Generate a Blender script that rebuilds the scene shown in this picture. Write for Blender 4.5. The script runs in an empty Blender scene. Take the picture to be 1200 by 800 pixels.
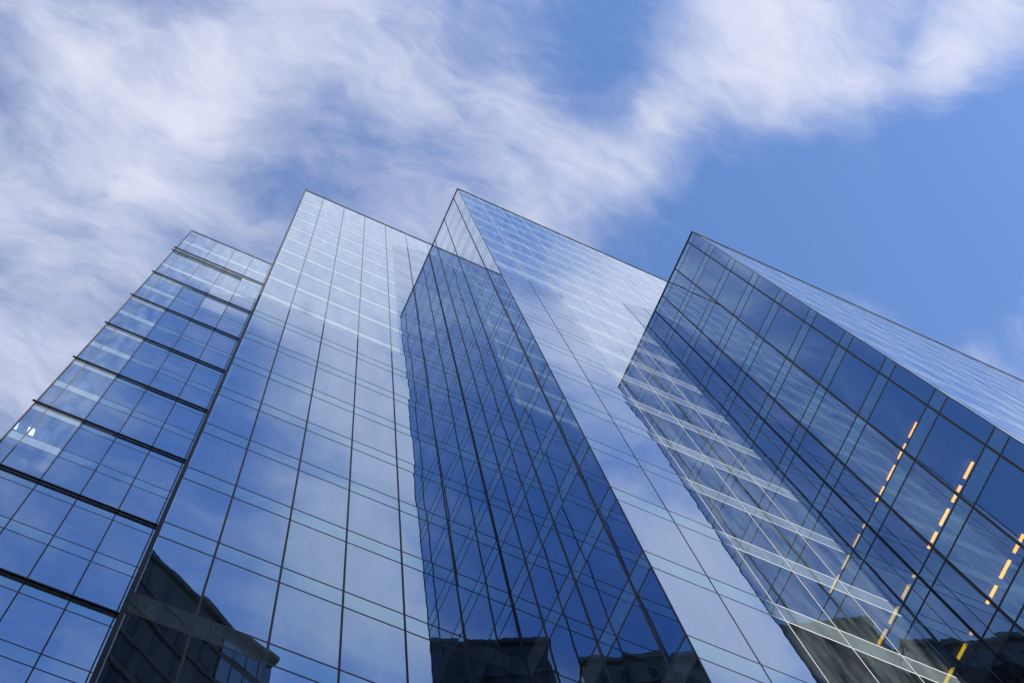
import bpy, bmesh, math, random
from mathutils import Matrix, Vector
R_ = random.Random(7)
SC = bpy.context.scene
COL = SC.collection

# ------------------------------------------------------------------ camera
S = 96.0            # metres per plan unit: every plan number below is in units of the second tower's height
EYE = 1.6
CAM_ROWS = ((0.9070841, -0.4111165, -0.0904525), (0.3866491, 0.8986685, -0.2071168), (0.1664360, 0.1528991, 0.9741257))
cam_data = bpy.data.cameras.new('camera')
cam_data.sensor_width = 36.0
cam_data.lens = 36.0 * 1721.42 / 1200.0
cam_data.clip_start = 0.1
cam_data.clip_end = 8000.0
cam = bpy.data.objects.new('camera', cam_data)
COL.objects.link(cam)
rt, dn, fw = CAM_ROWS
cam.matrix_world = Matrix(((rt[0], -dn[0], -fw[0], 0.0), (rt[1], -dn[1], -fw[1], 0.0), (rt[2], -dn[2], -fw[2], EYE), (0, 0, 0, 1)))
SC.camera = cam

# ------------------------------------------------------------------ sky, sun, exposure
SUN = Vector((0.417, -0.729, 0.542)).normalized()
SUN_STRENGTH = 5.0
SKY_STRENGTH = 0.15
SKY_TINT = (0.63, 0.755, 0.95)
CLOUD_COLOUR = (2.95, 3.03, 3.58)
BLOBS = [(-0.156,0.104,0.041,0.55),
 (-0.176,0.150,0.035,-0.25),
 (-0.122,0.071,0.023,-0.15),
 (-0.190,0.090,0.070,0.30),
 (-0.092,0.131,0.035,0.40),
 (-0.081,0.083,0.026,0.35),
 (-0.089,0.062,0.035,0.15),
 (-0.069,0.053,0.023,0.35),
 (-0.058,0.021,0.029,0.35),
 (-0.117,0.173,0.064,0.30),
 (-0.139,0.226,0.058,0.30),
 (-0.128,0.129,0.029,-0.10),
 (-0.124,0.297,0.052,0.35),
 (-0.086,0.222,0.035,0.20),
 (-0.005,0.018,0.041,0.25),
 (0.036,0.012,0.035,0.40),
 (0.058,0.020,0.029,0.20),
 (0.088,0.001,0.035,0.30),
 (0.143,0.039,0.052,0.45),
 (0.125,0.028,0.035,0.20),
 (0.180,0.035,0.035,0.30),
 (0.217,-0.026,0.035,0.25),
 (0.231,-0.064,0.029,0.30),
 (0.251,-0.091,0.029,0.20),
 (0.275,-0.083,0.023,0.20),
 (0.286,-0.101,0.029,0.45),
 (0.321,-0.098,0.023,0.40),
 (0.333,-0.141,0.035,0.20),
 (0.387,-0.175,0.026,0.60),
 (0.363,-0.148,0.020,0.30),
 (0.336,-0.155,0.020,-0.25),
 (0.291,-0.125,0.015,-0.10),
 (0.374,-0.140,0.023,0.20),
 (0.208,0.004,0.026,0.45),
 (0.225,-0.029,0.023,0.40),
 (-0.202,0.128,0.026,-0.35),
 (-0.027,0.080,0.029,-0.35),
 (0.014,0.090,0.041,-0.40),
 (-0.012,0.133,0.029,-0.25),
 (-0.055,0.177,0.023,-0.30),
 (-0.068,0.221,0.023,-0.20),
 (0.047,0.081,0.029,-0.25),
 (0.134,-0.063,0.035,-0.60),
 (0.170,-0.042,0.026,-0.50),
 (0.151,-0.015,0.020,-0.25),
 (0.059,-0.035,0.023,-0.30),
 (0.348,-0.032,0.070,-0.80),
 (0.430,-0.075,0.070,-0.80),
 (0.265,0.005,0.041,-0.60),
 (0.430,-0.009,0.070,-0.80),
 (0.242,0.054,0.035,-0.50),
 (0.205,0.060,0.017,-0.30),
 (0.311,0.030,0.058,-0.70),
 (0.427,-0.132,0.023,-0.40),
 (0.027,-0.135,0.035,1.10),
 (0.063,-0.132,0.035,1.00),
 (0.056,-0.161,0.035,0.60),
 (0.026,-0.193,0.029,0.30),
 (0.069,-0.221,0.029,0.90),
 (0.105,-0.320,0.035,0.40),
 (0.013,-0.238,0.023,-0.30),
 (0.010,-0.292,0.041,-0.40),
 (0.022,-0.354,0.035,-0.30),
 (0.118,-0.260,0.035,0.60),
 (0.137,-0.334,0.046,0.70),
 (0.183,-0.378,0.041,0.70),
 (0.107,-0.402,0.035,0.20),
 (-0.025,-0.177,0.029,1.00),
 (-0.033,-0.278,0.058,-0.50),
 (-0.053,-0.386,0.058,-0.20),
 (-0.043,-0.478,0.035,-0.10),
 (0.125,-0.085,0.023,-0.60),
 (0.167,-0.106,0.023,-0.35),
 (0.235,-0.096,0.029,0.80),
 (0.231,-0.144,0.035,0.30),
 (0.201,-0.164,0.023,0.00),
 (0.297,-0.198,0.035,0.25),
 (0.366,-0.254,0.041,0.90),
 (0.413,-0.292,0.041,1.00),
 (-0.278,0.058,0.035,0.10),
 (-0.419,0.105,0.058,-0.50),
 (-0.532,0.113,0.070,-0.80),
 (-0.576,0.196,0.070,-0.80),
 (-0.174,-0.223,0.052,-0.30),
 (-0.228,-0.283,0.052,-0.60),
 (-0.296,-0.311,0.058,-0.80),
 (-0.354,-0.316,0.052,-0.80),
 (-0.198,-0.159,0.035,-0.20)]
COVER_BASE = 0.35

class NG:
    """small helper that adds nodes to a tree and wires them"""
    def __init__(s, tree):
        s.t = tree; s.n = tree.nodes; s.l = tree.links
    def add(s, kind, **kw):
        n = s.n.new(kind)
        for k, v in kw.items(): setattr(n, k, v)
        return n
    def put(s, sock, v):
        if isinstance(v, bpy.types.NodeSocket): s.l.new(v, sock)
        else: sock.default_value = v
    def math(s, op, a, b=None, c=None, clamp=False):
        n = s.add('ShaderNodeMath', operation=op, use_clamp=clamp)
        s.put(n.inputs[0], a)
        if b is not None: s.put(n.inputs[1], b)
        if c is not None: s.put(n.inputs[2], c)
        return n.outputs[0]
    def vmath(s, op, a, b=None):
        n = s.add('ShaderNodeVectorMath', operation=op)
        s.put(n.inputs[0], a)
        if b is not None: s.put(n.inputs[1], b)
        return n
    def mix(s, f, a, b):
        n = s.add('ShaderNodeMix', data_type='RGBA')
        s.put(n.inputs[0], f); s.put(n.inputs[6], a); s.put(n.inputs[7], b)
        return n.outputs[2]
    def noise(s, vec, scale, detail=4.0, rough=0.5, dist=0.0):
        n = s.add('ShaderNodeTexNoise')
        s.put(n.inputs['Vector'], vec); n.inputs['Scale'].default_value = scale
        n.inputs['Detail'].default_value = detail; n.inputs['Roughness'].default_value = rough
        n.inputs['Distortion'].default_value = dist
        return n
    def ramp(s, v, a, b):
        n = s.add('ShaderNodeMapRange', interpolation_type='SMOOTHSTEP')
        s.put(n.inputs['Value'], v); n.inputs['From Min'].default_value = a; n.inputs['From Max'].default_value = b
        return n.outputs['Result']

world = bpy.data.worlds.new('World')
SC.world = world
world.use_nodes = True
g = NG(world.node_tree)
g.n.clear()
out = g.add('ShaderNodeOutputWorld')
bg = g.add('ShaderNodeBackground')
bg.inputs['Strength'].default_value = SKY_STRENGTH
g.l.new(bg.outputs[0], out.inputs[0])
sky = g.add('ShaderNodeTexSky', sky_type='NISHITA')
sky.sun_disc = False
sky.sun_elevation = math.asin(SUN.z)
sky.sun_rotation = math.atan2(SUN.x, SUN.y)
sky.air_density = 1.0; sky.dust_density = 0.6; sky.ozone_density = 2.0
tint = g.add('ShaderNodeMix', data_type='RGBA', blend_type='MULTIPLY')
tint.inputs[0].default_value = 1.0
g.l.new(sky.outputs[0], tint.inputs[6]); tint.inputs[7].default_value = (*SKY_TINT, 1)
tc = g.add('ShaderNodeTexCoord')
sep = g.add('ShaderNodeSeparateXYZ'); g.l.new(tc.outputs['Generated'], sep.inputs[0])
zc = g.math('MAXIMUM', sep.outputs[2], 0.06)
com = g.add('ShaderNodeCombineXYZ')
g.l.new(g.math('DIVIDE', sep.outputs[0], zc), com.inputs[0]); g.l.new(g.math('DIVIDE', sep.outputs[1], zc), com.inputs[1])
P = com.outputs[0]                                   # where the view ray meets the cloud layer
# slow warp so that nothing in the cloud layer keeps a straight outline
w1 = g.noise(P, 7.0, 3.0, 0.55)
w1c = g.vmath('SUBTRACT', w1.outputs['Color'], (0.5, 0.5, 0.5)).outputs[0]
sc1 = g.vmath('SCALE', w1c); sc1.inputs['Scale'].default_value = 0.09
PW = g.vmath('ADD', P, sc1.outputs[0]).outputs[0]
cover = COVER_BASE
for (bx, by, br, bw) in BLOBS:
    d = g.vmath('DISTANCE', PW, (bx, by, 0.0)).outputs['Value']
    q = g.math('DIVIDE', d, br * 1.15)
    e = g.math('POWER', 2.71828, g.math('MULTIPLY', g.math('MULTIPLY', q, q), -1.0))
    cover = g.math('MULTIPLY_ADD', e, bw * (0.75 if by > -0.125 or bw < 0 else 1.25), cover)
rot = g.add('ShaderNodeMapping', vector_type='POINT')
rot.inputs['Rotation'].default_value = (0, 0, math.radians(60))
rot.inputs['Scale'].default_value = (0.30, 1.0, 1.0)
w2 = g.noise(P, 16.0, 3.0, 0.6)
w2c = g.vmath('SUBTRACT', w2.outputs['Color'], (0.5, 0.5, 0.5)).outputs[0]
sc2 = g.vmath('SCALE', w2c); sc2.inputs['Scale'].default_value = 0.022
g.l.new(g.vmath('ADD', PW, sc2.outputs[0]).outputs[0], rot.inputs['Vector'])
nA = g.noise(rot.outputs[0], 11.0, 9.0, 0.60, 0.0).outputs['Fac']
nB = g.noise(rot.outputs[0], 34.0, 8.0, 0.62, 0.0).outputs['Fac']
nz = g.math('ADD', g.math('MULTIPLY', nA, 0.66), g.math('MULTIPLY', nB, 0.34))
nz = g.math('MULTIPLY', g.math('SUBTRACT', nz, 0.5), 3.7)
dens = g.math('MULTIPLY', g.ramp(g.math('ADD', cover, nz), -0.35, 1.55), 0.97)
skycol = g.mix(dens, tint.outputs[2], (*CLOUD_COLOUR, 1))
g.l.new(skycol, bg.inputs['Color'])

sun_data = bpy.data.lights.new('sun', 'SUN')
sun_data.energy = SUN_STRENGTH
sun_data.angle = math.radians(0.5)
sun_data.color = (1.0, 0.95, 0.87)
sun = bpy.data.objects.new('sun', sun_data)
COL.objects.link(sun)
sun.rotation_euler = SUN.to_track_quat('Z', 'Y').to_euler()
sun.location = (0, 0, 300)

SC.view_settings.view_transform = 'Standard'
SC.view_settings.look = 'None'
SC.view_settings.gamma = 1.0
SC.view_settings.use_curve_mapping = False
SC.view_settings.exposure = 0.85
SC.render.engine = 'CYCLES'
SC.cycles.max_bounces = 14
SC.cycles.glossy_bounces = 8
SC.cycles.diffuse_bounces = 2
SC.cycles.transparent_max_bounces = 24
SC.cycles.transmission_bounces = 4
SC.cycles.caustics_reflective = False
SC.cycles.caustics_refractive = False
SC.cycles.sample_clamp_indirect = 6.0
SC.cycles.use_denoising = True
SC.cycles.use_adaptive_sampling = True

# ------------------------------------------------------------------ materials
def new_mat(name):
    m = bpy.data.materials.new(name); m.use_nodes = True
    m.node_tree.nodes.clear()
    return m, NG(m.node_tree)

def plain(name, col, rough=0.6, metallic=0.0, var=0.15, scale=1.5, spec=0.5):
    m, n = new_mat(name)
    o = n.add('ShaderNodeOutputMaterial'); b = n.add('ShaderNodeBsdfPrincipled')
    n.l.new(b.outputs[0], o.inputs[0])
    geo = n.add('ShaderNodeNewGeometry')
    t = n.noise(geo.outputs['Position'], scale, 5.0, 0.6).outputs['Fac']
    lo = tuple(c * (1 - var) for c in col); hi = tuple(min(1, c * (1 + var)) for c in col)
    n.l.new(n.mix(t, (*lo, 1), (*hi, 1)), b.inputs['Base Color'])
    b.inputs['Roughness'].default_value = rough; b.inputs['Metallic'].default_value = metallic
    b.inputs['Specular IOR Level'].default_value = spec
    return m

def glass(name, r0, trans, refl, wave=0.0006, wl=1.1, back=None, dust=0.105):
    """coated glazing: mirror share rises towards grazing angles, the rest passes (or meets a back panel)"""
    m, n = new_mat(name)
    o = n.add('ShaderNodeOutputMaterial')
    lw = n.add('ShaderNodeLayerWeight'); lw.inputs['Blend'].default_value = 0.5
    edge = n.math('POWER', lw.outputs['Facing'], 5.0)
    fr = n.math('MULTIPLY_ADD', edge, 1.0 - r0, r0)
    fac = n.math('DIVIDE', n.math('MULTIPLY', fr, 2.0), n.math('ADD', fr, 1.0))
    geo = n.add('ShaderNodeNewGeometry')
    w = n.noise(geo.outputs['Position'], 1.0 / wl, 1.5, 0.4).outputs['Fac']
    bp = n.add('ShaderNodeBump'); bp.inputs['Strength'].default_value = 1.0
    bp.inputs['Distance'].default_value = wave
    n.l.new(w, bp.inputs['Height'])
    gl = n.add('ShaderNodeBsdfGlossy'); gl.inputs['Roughness'].default_value = 0.0
    n.l.new(n.mix(edge, (*refl, 1), (0.97, 0.985, 1, 1)), gl.inputs['Color'])     # the coating's colour fades at grazing angles
    n.l.new(bp.outputs[0], gl.inputs['Normal'])
    if back is None:
        tr = n.add('ShaderNodeBsdfTransparent'); tr.inputs['Color'].default_value = (*trans, 1)
    else:
        tr = n.add('ShaderNodeBsdfDiffuse'); tr.inputs['Color'].default_value = (*back, 1)
    mx = n.add('ShaderNodeMixShader')
    n.l.new(fac, mx.inputs[0]); n.l.new(tr.outputs[0], mx.inputs[1]); n.l.new(gl.outputs[0], mx.inputs[2])
    du = n.add('ShaderNodeBsdfDiffuse'); du.inputs['Color'].default_value = (0.50, 0.63, 0.66, 1)      # thin film of city dust
    streak = n.add('ShaderNodeMapping'); streak.inputs['Scale'].default_value = (2.2, 2.2, 0.35)
    n.l.new(geo.outputs['Position'], streak.inputs['Vector'])
    dn_ = n.noise(streak.outputs[0], 1.0, 4.0, 0.6).outputs['Fac']
    dm = n.add('ShaderNodeMixShader')
    n.l.new(n.math('MULTIPLY', n.ramp(dn_, 0.25, 0.8), dust), dm.inputs[0])
    n.l.new(mx.outputs[0], dm.inputs[1]); n.l.new(du.outputs[0], dm.inputs[2])
    n.l.new(dm.outputs[0], o.inputs[0])
    return m

REFL = (0.49, 0.71, 1.0)
M_VISION = glass('vision_glass', 0.31, (0.26, 0.36, 0.50), REFL, 0.0014)
M_SPAN = glass('spandrel_glass', 0.30, None, (0.47, 0.75, 1.0), 0.0004, 0.9, back=(0.18, 0.225, 0.24))
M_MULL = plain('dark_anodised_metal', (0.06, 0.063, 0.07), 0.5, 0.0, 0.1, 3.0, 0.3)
M_MULL_SUNLIT = plain('sunlit_frame_metal', (0.32, 0.335, 0.345), 0.5, 0.0, 0.08, 3.0, 0.3)  # frame metal lightened for the sunlit faces: sunlight put into the colour
M_BLACK = plain('black_metal', (0.008, 0.0085, 0.010), 0.5, 0.0, 0.2, 2.0, 0.3)
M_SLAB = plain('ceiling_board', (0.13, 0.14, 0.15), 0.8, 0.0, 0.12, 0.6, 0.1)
M_WALL = plain('dark_wall_panel', (0.07, 0.075, 0.085), 0.7, 0.0, 0.15, 0.8, 0.2)
M_ROOF = plain('roof_felt', (0.12, 0.12, 0.12), 0.9, 0.0, 0.2, 1.0, 0.1)
M_COLUMN = plain('white_plaster', (0.78, 0.79, 0.80), 0.7, 0.0, 0.04, 2.0, 0.2)
M_STONE = plain('dark_stone', (0.06, 0.06, 0.063), 0.8, 0.0, 0.35, 0.5, 0.2)
M_BRICK = plain('brown_stone', (0.17, 0.145, 0.13), 0.85, 0.0, 0.4, 0.7, 0.2)
M_GLASS2 = glass('old_window_glass', 0.01, None, (0.12, 0.13, 0.15), 0.0004, 1.0, back=(0.012, 0.014, 0.017), dust=0.02)
M_BLUE = glass('blue_glass', 0.10, None, (0.3, 0.45, 0.6), 0.0004, 1.0, back=(0.08, 0.13, 0.19))
M_ASPHALT = plain('asphalt', (0.05, 0.05, 0.052), 0.9, 0.0, 0.3, 3.0, 0.2)
M_PAVE = plain('paving_stone', (0.28, 0.27, 0.26), 0.85, 0.0, 0.2, 2.0, 0.2)
M_GROUND = plain('city_ground', (0.16, 0.16, 0.15), 0.9, 0.0, 0.3, 0.05, 0.1)
def lamp_mat(name, col, st):
    m, n = new_mat(name)
    o = n.add('ShaderNodeOutputMaterial'); e = n.add('ShaderNodeEmission')
    e.inputs['Color'].default_value = (*col, 1); e.inputs['Strength'].default_value = st
    n.l.new(e.outputs[0], o.inputs[0]); return m
M_LAMP = lamp_mat('warm_lamp', (1.0, 0.38, 0.0), 5.2)
M_WHITE_LAMP = lamp_mat('white_lamp', (1.0, 0.95, 0.80), 5.0)

# ------------------------------------------------------------------ building helpers
def W(x, y, z):
    return Vector((x * S, y * S, EYE + z * S))

def link(name, me, mat, parent=None, origin=Vector()):
    o = bpy.data.objects.new(name, me)
    COL.objects.link(o)
    if mat: me.materials.append(mat)
    if parent: o.parent = parent
    else: o.location = origin
    return o

def thing(name, label, cat, loc, group=None):
    o = bpy.data.objects.new(name, None); COL.objects.link(o)
    o.location = loc; o.empty_display_size = 0.5
    o['label'] = label; o['category'] = cat
    if group: o['group'] = group
    return o

class MB:
    """collects boxes and sheets (world coordinates) into one mesh"""
    def __init__(s): s.v = []; s.f = []; s.nor = []
    def box(s, a, b):
        x0, y0, z0 = (min(a[i], b[i]) for i in range(3)); x1, y1, z1 = (max(a[i], b[i]) for i in range(3))
        k = len(s.v)
        s.v += [(x0, y0, z0), (x1, y0, z0), (x1, y1, z0), (x0, y1, z0), (x0, y0, z1), (x1, y0, z1), (x1, y1, z1), (x0, y1, z1)]
        s.f += [tuple(k + i for i in q) for q in ((0, 3, 2, 1), (4, 5, 6, 7), (0, 1, 5, 4), (1, 2, 6, 5), (2, 3, 7, 6), (3, 0, 4, 7))]
    def quad(s, pts):
        k = len(s.v); s.v += [tuple(p) for p in pts]; s.f.append((k, k + 1, k + 2, k + 3))
    def cyl(s, c, r, z0, z1, n=20):
        k = len(s.v)
        for i in range(n):
            a = 2 * math.pi * i / n
            s.v += [(c[0] + r * math.cos(a), c[1] + r * math.sin(a), z0), (c[0] + r * math.cos(a), c[1] + r * math.sin(a), z1)]
        for i in range(n):
            j = (i + 1) % n
            s.f.append((k + 2 * i, k + 2 * j, k + 2 * j + 1, k + 2 * i + 1))
        s.f.append(tuple(k + 2 * i + 1 for i in range(n))); s.f.append(tuple(k + 2 * (n - 1 - i) for i in range(n)))
    def build(s, name, mat, parent=None, bevel=0.0):
        off = parent_loc(parent)
        me = bpy.data.meshes.new(name)
        me.from_pydata([(x - off.x, y - off.y, z - off.z) for x, y, z in s.v], [], s.f)
        me.update()
        if s.nor and len(s.nor) == len(s.v):
            me.shade_smooth()
            me.normals_split_custom_set(s.nor)
        if not parent:
            c = Vector(s.v[0]); me.transform(Matrix.Translation(-c))
            return link(name, me, mat, None, c)
        return link(name, me, mat, parent)

def parent_loc(p):
    v = Vector()
    while p is not None:
        v += p.location; p = p.parent
    return v

PITCH, SPAN, Z0 = 0.0419, 0.0092, 0.3159        # storey height, spandrel height, floor line 0
KMIN = -7
def zf(k): return Z0 + PITCH * k
GROUND = -EYE / S

class Face:
    """one flat curtain wall. axis 'x' runs along X on the plane Y=at (outward -Y); axis 'y' runs along Y on X=at (outward -X)."""
    def __init__(s, tower, axis, at, marks, lo, hi, zlo, zhi, seed, floors, individual=True, tilt=0.0016, metal=None, th=0.032, mw=0.75):
        s.t = tower; s.axis = axis; s.at = at * S; s.individual = individual; s.tilt = tilt
        s.lo, s.hi = lo * S, hi * S; s.marks = [m * S for m in marks]
        s.zlo, s.zhi = EYE + zlo * S, EYE + zhi * S
        s.floors = floors; s.rnd = random.Random(seed); s.metal = metal or M_MULL; s.th = th; s.mw = mw
    def pt(s, u, z, outw):
        return (u, s.at - outw, z) if s.axis == 'x' else (s.at - outw, u, z)
    def pane(s, mb, u0, u1, z0, z1, tilt):
        # a flat sheet whose shading normals carry the slight tilt and bow that every hung pane has
        r = s.rnd
        ax, az = r.gauss(0, tilt), r.gauss(0, tilt)
        bx, bz = r.gauss(0.3, 0.8) * tilt, r.gauss(0.3, 0.8) * tilt
        pts, nor = [], []
        for (u, z, su, sz) in ((u0, z0, -1, -1), (u1, z0, 1, -1), (u1, z1, 1, 1), (u0, z1, -1, 1)):
            pts.append(s.pt(u, z, 0.0))
            a, c = ax + bx * su, az + bz * sz
            nor.append(Vector((a, -1.0, c)).normalized() if s.axis == 'x' else Vector((-1.0, a, c)).normalized())
        if s.axis == 'y': pts.reverse(); nor.reverse()
        mb.quad(pts); mb.nor += [tuple(q) for q in nor]

def build_tower(name, label, loc, faces, roof_z, body, group, floors, slab_inset=0.14, pane_cap=100):
    t = thing(name, label, 'tower', loc, group)
    (bx0, bx1, by0, by1) = [v * S for v in body]
    zr = EYE + roof_z * S
    vis, spa = [], []
    for fi, F in enumerate(faces):
        cuts = [F.lo] + F.marks + [F.hi]
        lines = [(k, EYE + (zf(k) - SPAN) * S, EYE + zf(k) * S) for k in floors if zf(k) <= roof_z + 1e-4] + list(F_extra(F))
        lines.sort(key=lambda q: q[1])
        lines = [q for q in lines if q[1] >= F.zlo - 0.9 and q[2] <= F.zhi + 0.02]
        for i in range(len(cuts) - 1):
            u0, u1 = cuts[i], cuts[i + 1]
            prev = F.zlo
            for (k, a, b) in lines + [(99, F.zhi, None)]:
                if a - prev > 0.25: vis.append((prev, F, u0, u1, prev, a))
                if b is not None and b > F.zlo + 0.05: spa.append((a, F, u0, u1, max(a, F.zlo), b))
                if b is not None: prev = max(b, F.zlo)
        # transoms: the two lines of each spandrel band, each a bar of its own over the whole face
        for (k, a, b) in lines:
            for zz in (a, b):
                if zz < F.zlo - 0.01 or zz > F.zhi - 0.03: continue
                mb = MB(); mb.box(F.pt(F.lo + 0.03, zz - F.th, 0.002), F.pt(F.hi - 0.03, zz + F.th, -0.05))
                mb.build('transom', F.metal, t)
        for u in F.marks:
            mb = MB(); mb.box(F.pt(u - F.th * F.mw, F.zlo, 0.007), F.pt(u + F.th * F.mw, F.zhi - 0.01, -0.11))
            mb.build('mullion', F.metal, t)
        mb = MB(); mb.box(F.pt(F.lo - 0.02, F.zhi, 0.034), F.pt(F.hi + 0.0, F.zhi + 0.08, -0.16))
        mb.build('parapet_cap', M_BLACK, t)
    def emit(lst, nm, mat, tl, rest):
        # the lowest panes above the frame's lower edge show largest
        order = sorted(range(len(lst)), key=lambda i: (lst[i][0] < EYE + 0.22 * S or not lst[i][1].individual, lst[i][0]))
        own = set(order[:pane_cap])
        mr = MB()
        for i, (_, F, u0, u1, z0, z1) in enumerate(lst):
            mb = MB() if i in own else mr
            F.pane(mb, u0, u1, z0, z1, F.tilt * tl)
            if i in own: mb.build(nm, mat, t)
        if mr.v:
            o = mr.build(rest, mat, t); o['kind'] = 'stuff'
    emit(vis, 'window_pane', M_VISION, 1.0, 'far_glazing')
    emit(spa, 'spandrel_panel', M_SPAN, 0.5, 'far_spandrels')
    # storeys: each slab with its ceiling
    for k in floors:
        z1 = EYE + zf(k) * S
        if z1 > zr + 0.1: continue
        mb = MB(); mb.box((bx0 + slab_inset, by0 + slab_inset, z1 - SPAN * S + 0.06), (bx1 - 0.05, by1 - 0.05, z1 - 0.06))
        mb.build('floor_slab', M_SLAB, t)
    mb = MB(); mb.box((bx0 + slab_inset, by0 + slab_inset, zr - 0.45), (bx1 - 0.05, by1 - 0.05, zr - 0.12)); mb.build('roof', M_ROOF, t)
    zg = EYE + GROUND * S + 0.02
    mb = MB(); mb.box((bx0 + 0.05, by1 - 0.04, zg), (bx1, by1, zr)); mb.build('rear_wall', M_WALL, t)
    mb = MB(); mb.box((bx1 - 0.04, by0 + 0.2, zg), (bx1, by1 - 0.05, zr)); mb.build('end_wall', M_WALL, t)
    cx0, cx1 = bx0 + 6.0, bx1 - 2.0; cy0, cy1 = by0 + min(3.2, (by1 - by0) * 0.7), by1 - 0.1
    if cx1 - cx0 > 1.5:
        mb = MB(); mb.box((cx0, cy0, zg), (cx1, cy1, zr - 0.6)); mb.build('core_wall', M_WALL, t)
    return t

EXTRA = {}
def F_extra(F):
    return EXTRA.get(id(F), ())

G = 'glass office towers stepped side by side'
FL = list(range(KMIN, 25))
YA, YB, YD, YE, XC, XF = 0.1982, 0.1173, 0.0713, 0.0267, 0.0883, 0.1870
ZG = GROUND + 0.0003

# ------------------------------------------------------------------ ground
def sheet(name, x0, x1, y0, y1, z, mat, thick=0.0):
    mb = MB()
    if thick: mb.box((x0, y0, z - thick), (x1, y1, z))
    else: mb.quad([(x0, y0, z), (x1, y0, z), (x1, y1, z), (x0, y1, z)])
    o = mb.build(name, mat); o['kind'] = 'structure'; return o
sheet('ground', -3000, 3000, -3000, 3000, 0.0, M_GROUND)
sheet('road', -220, 220, -9.2, -1.4, 0.004, M_ASPHALT)
sheet('pavement', -220, 220, -1.2, 30.0, 0.13, M_PAVE, 0.126)
mb = MB()
for i in range(60): mb.quad([(-120 + 4 * i, -5.4, 0.008), (-118 + 4 * i, -5.4, 0.008), (-118 + 4 * i, -5.28, 0.008), (-120 + 4 * i, -5.28, 0.008)])
o = mb.build('road_markings', plain('road_paint', (0.78, 0.78, 0.75), 0.7, 0, 0.1, 4.0)); o['kind'] = 'structure'

# ------------------------------------------------------------------ the four glass towers
# farthest tower, with a black ledge at every second floor
ZA = 1.144
A_floors = [k for k in FL if zf(k) <= 1.0]
fA = Face(None, 'x', YA, [-0.0627, -0.0475, -0.0324, -0.0176, -0.0030], -0.0683, -0.0010, ZG, ZA, 11, A_floors)
fAl = Face(None, 'y', -0.0683, [YA + 0.0151, YA + 0.0302, YA + 0.0453], YA, YA + 0.06, ZG, ZA, 12, A_floors, individual=False)
zp = [(30, EYE + 1.0840 * S, EYE + 1.0950 * S), (31, EYE + 1.0385 * S, EYE + 1.0500 * S)]
EXTRA[id(fA)] = zp; EXTRA[id(fAl)] = zp
tA = build_tower('glass_tower', 'glass tower with black horizontal ledges, set back farthest behind the others', W(-0.0683, YA, GROUND), [fA, fAl], ZA, (-0.0683, -0.0010, YA, YA + 0.06), G, A_floors)
for z, r in [(zf(k), -0.0012) for k in range(-7, 16, 2)] + [(1.0505, -0.0012), (1.0385, -0.0176)]:
    mb = MB(); zz = EYE + z * S
    mb.box(((-0.0683) * S - 0.16, YA * S - 0.10, zz - 0.03), (r * S, YA * S - 0.03, zz + 0.06))
    mb.build('ledge', M_BLACK, tA)
# second tower
B_floors = [k for k in FL if zf(k) < 0.95]
mk = [0.0125, 0.0276, 0.0426, 0.0576, 0.0726]
fB = Face(None, 'x', YB, mk, -0.0007, 0.0882, ZG, 1.0, 21, B_floors)
fB2 = Face(None, 'x', YB, [0.0980], 0.0884, 0.1080, zf(15), 1.0, 22, B_floors, individual=False)
tB = build_tower('glass_tower', 'broad pale reflective glass tower, second behind the ledged tower', W(-0.0007, YB, GROUND), [fB, fB2], 1.0, (-0.0007, 0.23, YB, YB + 0.16), G, B_floors)
# third tower
C_floors = [k for k in FL if zf(k) < 0.947]
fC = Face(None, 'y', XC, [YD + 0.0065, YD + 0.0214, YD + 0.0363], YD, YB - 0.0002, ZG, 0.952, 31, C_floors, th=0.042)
fD = Face(None, 'x', YD, [0.1029, 0.1180, 0.1329, 0.1479, 0.1629, 0.1779], XC, XF - 0.0001, ZG, 0.952, 32, C_floors, mw=0.42, tilt=0.0009, metal=M_MULL_SUNLIT, th=0.024)
fD2 = Face(None, 'x', YD, [0.1930, 0.2081, 0.2232, 0.2383], XF + 0.0001, 0.2530, zf(10), 0.952, 33, C_floors, individual=False, mw=0.42, tilt=0.0009, metal=M_MULL_SUNLIT, th=0.024)
tC = build_tower('glass_tower', 'tall glass tower with a sharp corner and a dark blue side, third in the row', W(XC, YD, GROUND), [fC, fD, fD2], 0.952, (XC, 0.30, YD, YB - 0.0002), G, C_floors)
# nearest tower
E_floors = [k for k in FL if zf(k) < 0.7355]
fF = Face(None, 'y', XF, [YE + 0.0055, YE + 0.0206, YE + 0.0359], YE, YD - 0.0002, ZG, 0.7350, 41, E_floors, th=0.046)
fE = Face(None, 'x', YE, [XF + 0.0055 + 0.01512 * i for i in range(14)], XF, 0.42, ZG, 0.7350, 42, E_floors, individual=False, tilt=0.0003, mw=0.25, metal=M_MULL_SUNLIT, th=0.024)
tE = build_tower('glass_tower', 'nearest and lowest glass tower, dark blue side with rows of warm lights', W(XF, YE, GROUND), [fF, fE], 0.7350, (XF, 0.42, YE, YD - 0.0002), G, E_floors)

def corner_post(t, x, y, z1, w=0.05):
    mb = MB(); mb.box((x * S - w, y * S - w, EYE + ZG * S), (x * S + w * 0.6, y * S + w * 0.6, EYE + z1 * S - 0.005)); mb.build('corner_post', M_BLACK, t)
corner_post(tA, -0.0683, YA, ZA, 0.04)
corner_post(tB, -0.0007, YB, 1.0, 0.06)
corner_post(tC, XC, YD, 0.952, 0.016)
corner_post(tE, XF, YE, 0.7350, 0.016)
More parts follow.
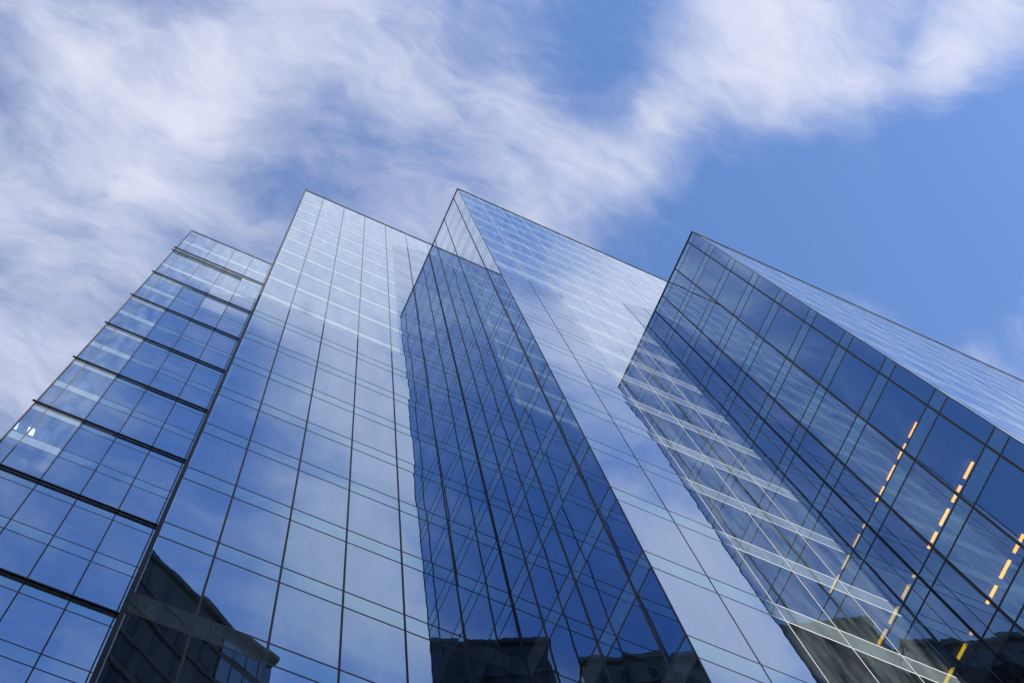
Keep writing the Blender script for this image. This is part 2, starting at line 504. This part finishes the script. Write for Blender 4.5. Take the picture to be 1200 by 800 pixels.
# the dark joints where one tower meets the next
for t, x, y, z1 in ((tC, XC, YB, 0.952), (tE, XF, YD, 0.7350)):
    mb = MB(); mb.box((x * S - 0.03, y * S - 0.03, EYE + ZG * S), (x * S - 0.003, y * S - 0.003, EYE + z1 * S)); mb.build('joint_strip', M_BLACK, t)

# ------------------------------------------------------------------ things inside the towers
# round columns near the ledged tower's open corner
cm = MB(); cm.cyl((-0.0585 * S, (YA + 0.0070) * S), 0.24, EYE + ZG * S, EYE + 1.03 * S)
cm.build('column', M_COLUMN, tA)
# warm strip lights on three ceilings of the nearest tower
for k, lab in ((3, 'thin row of warm lights on the highest lit ceiling of the nearest tower'),
               (2, 'row of warm lights on the middle lit ceiling of the nearest tower'),
               (1, 'row of warm lights on the lowest lit ceiling, nearest the right edge')):
    zc_ = EYE + (zf(k + 0) - SPAN) * S + 0.06
    xl = 0.2019 if k == 3 else 0.203
    t = thing('strip_light', lab, 'light', W(xl, 0.041, 0).xy.to_3d() + Vector((0, 0, zc_)), 'warm strip lights inside the nearest tower')
    mb = MB(); mb.box((xl * S - 0.03, 0.0400 * S, zc_ - 0.03), (xl * S + 0.03, 0.0698 * S, zc_ - 0.001)); mb.build('housing', M_MULL, t)
    for i in range(4):
        y = (0.0410 + 0.0076 * i) * S
        mb = MB(); mb.box((xl * S - 0.038, y, zc_ - 0.075), (xl * S + 0.038, y + 0.52, zc_ - 0.031)); mb.build('lamp', M_LAMP, t)
# paler ceiling boards behind a few panes
for k, pts in ((4, ((0.1928, 0.0364), (0.1933, 0.0700), (0.2006, 0.0705), (0.2015, 0.0372))), (2, ((0.1949, 0.0362), (0.1947, 0.0475), (0.2015, 0.0496), (0.2022, 0.0373))),
               (6, ((0.191, 0.040), (0.191, 0.066), (0.200, 0.066), (0.200, 0.040)))):
    zc_ = EYE + (zf(k) - SPAN) * S + 0.06
    mb = MB(); mb.v = [(x * S, y * S, z) for z in (zc_ - 0.03, zc_ - 0.002) for x, y in pts]
    mb.f = [(0, 1, 2, 3), (7, 6, 5, 4), (0, 4, 5, 1), (1, 5, 6, 2), (2, 6, 7, 3), (3, 7, 4, 0)]
    mb.build('ceiling_panel', M_COLUMN, tE)
t = thing('ceiling_light', 'bright white square ceiling light behind the end pane of the ledged tower', 'light', W(-0.0648, 0.2075, 0.6), None)
zc_ = EYE + (zf(7) - SPAN) * S + 0.06
mb = MB(); mb.box((-0.0648 * S - 0.13, 0.2075 * S - 0.14, zc_ - 0.06), (-0.0648 * S + 0.13, 0.2075 * S + 0.14, zc_ - 0.002)); mb.build('diffuser', M_WHITE_LAMP, t)

# ------------------------------------------------------------------ towers across the street (seen mirrored in the glass), plus an unseen sun blocker
def block(name, label, p0, p1, depth, h, mat, cols, rows, wmat, cap=100, ledge=0.15, fh=3.6, wfrac=0.45):
    """a city block building whose street front runs from plan point p0 to p1 (metres), windows on the front"""
    a = Vector((*p0, 0)); b = Vector((*p1, 0)); d = (b - a); L = d.length; d.normalize()
    nrm = Vector((-d.y, d.x, 0))                 # towards the glass towers
    if nrm.y < 0: nrm = -nrm
    t = thing(name, label, 'building', a, 'buildings across the street, mirrored in the glass')
    def P(u, o, z): return a + d * u + nrm * o + Vector((0, 0, z))
    def prism(u0, u1, o0, o1, z0, z1, nm, m, par=None):
        mb = MB(); mb.v = [tuple(P(u, o, z)) for z in (z0, z1) for (u, o) in ((u0, o0), (u1, o0), (u1, o1), (u0, o1))]
        mb.f = [(0, 3, 2, 1), (4, 5, 6, 7), (0, 1, 5, 4), (1, 2, 6, 5), (2, 3, 7, 6), (3, 0, 4, 7)]
        ob = mb.build(nm, m, par or t)
        bm = bmesh.new(); bm.from_mesh(ob.data); bmesh.ops.recalc_face_normals(bm, faces=bm.faces); bm.to_mesh(ob.data); bm.free()
        return ob
    prism(0, L, -depth, 0, 0, h, 'wall', mat)
    prism(-0.2, L + 0.2, -1.2, 0.35, h + 0.003, h + 0.6, 'parapet_cap', mat)
    prism(L * 0.3, L * 0.55, -depth * 0.6, -2.0, h + 0.61, h + 4.0, 'plant_room', mat)
    rr = random.Random(len(name))
    for _ in range(6):
        u = rr.uniform(0.02, 0.9) * L; hh = rr.uniform(0.5, 1.9)
        prism(u, u + rr.uniform(0.5, 1.6), -rr.uniform(1.2, 1.9), -rr.uniform(0.2, 0.9), h + 0.61, h + 0.61 + hh, 'roof_unit', M_BLACK)
    prism(L * 0.7, L * 0.72, -3.0, -2.8, h + 0.61, h + 6.0, 'mast', M_BLACK)
    cw = L / cols; n = 0; rest = MB()
    for r in range(rows):
        wf = (0.30, 0.62, 0.40, 0.74, 0.5)[r % 5] * wfrac / 0.5 if wfrac < 0.8 else wfrac
        z0 = h - 2.6 - fh * r - 1.4
        if z0 < 2: break
        if ledge: prism(-0.1, L + 0.1, 0.003, ledge, z0 - 0.9, z0 - 0.6, 'sill_course', mat)
        for c in range(cols):
            w_ = min(0.9, wf); u0 = c * cw + cw * (1 - w_) / 2; u1 = u0 + cw * w_
            if n < cap:
                prism(u0, u1, 0.004, 0.04, z0, z0 + 2.7, 'window', wmat); n += 1
            else:
                k = len(rest.v)
                rest.v += [tuple(P(u, 0.03, z)) for u, z in ((u0, z0), (u1, z0), (u1, z0 + 2.7), (u0, z0 + 2.7))]; rest.f.append((k, k + 1, k + 2, k + 3))
    if rest.v: rest.build('lower_windows', wmat, t)['kind'] = 'stuff'
    return t
m = S
block('stone_tower', 'dark stone tower with ledges across the street, mirrored in low panes', (-0.082 * m, -0.081 * m), (0.061 * m, -0.152 * m), 14, EYE + 0.9 * S, M_STONE, 9, 22, M_GLASS2)
block('glass_block', 'small blue glass building beside the dark stone tower, mirrored in glass', (0.0625 * m, -0.153 * m), (0.099 * m, -0.164 * m), 8, EYE + 0.9 * S, M_STONE, 4, 22, M_BLUE, ledge=0.0, wfrac=0.9)
block('brick_tower', 'brown banded building across the street, mirrored below the nearest tower', (-0.24 * m, -0.03 * m), (-0.112 * m, -0.088 * m), 16, EYE + 0.9 * S, M_BRICK, 8, 22, M_GLASS2, ledge=0.9)
block('office_slab', 'unseen slab building added to shade the low floors', (0.115 * m, -0.250 * m), (0.300 * m, -0.250 * m), 16, EYE + 0.86 * S, M_STONE, 12, 22, M_GLASS2, cap=60)  # unseen block, added only to keep sun off the towers' low floors
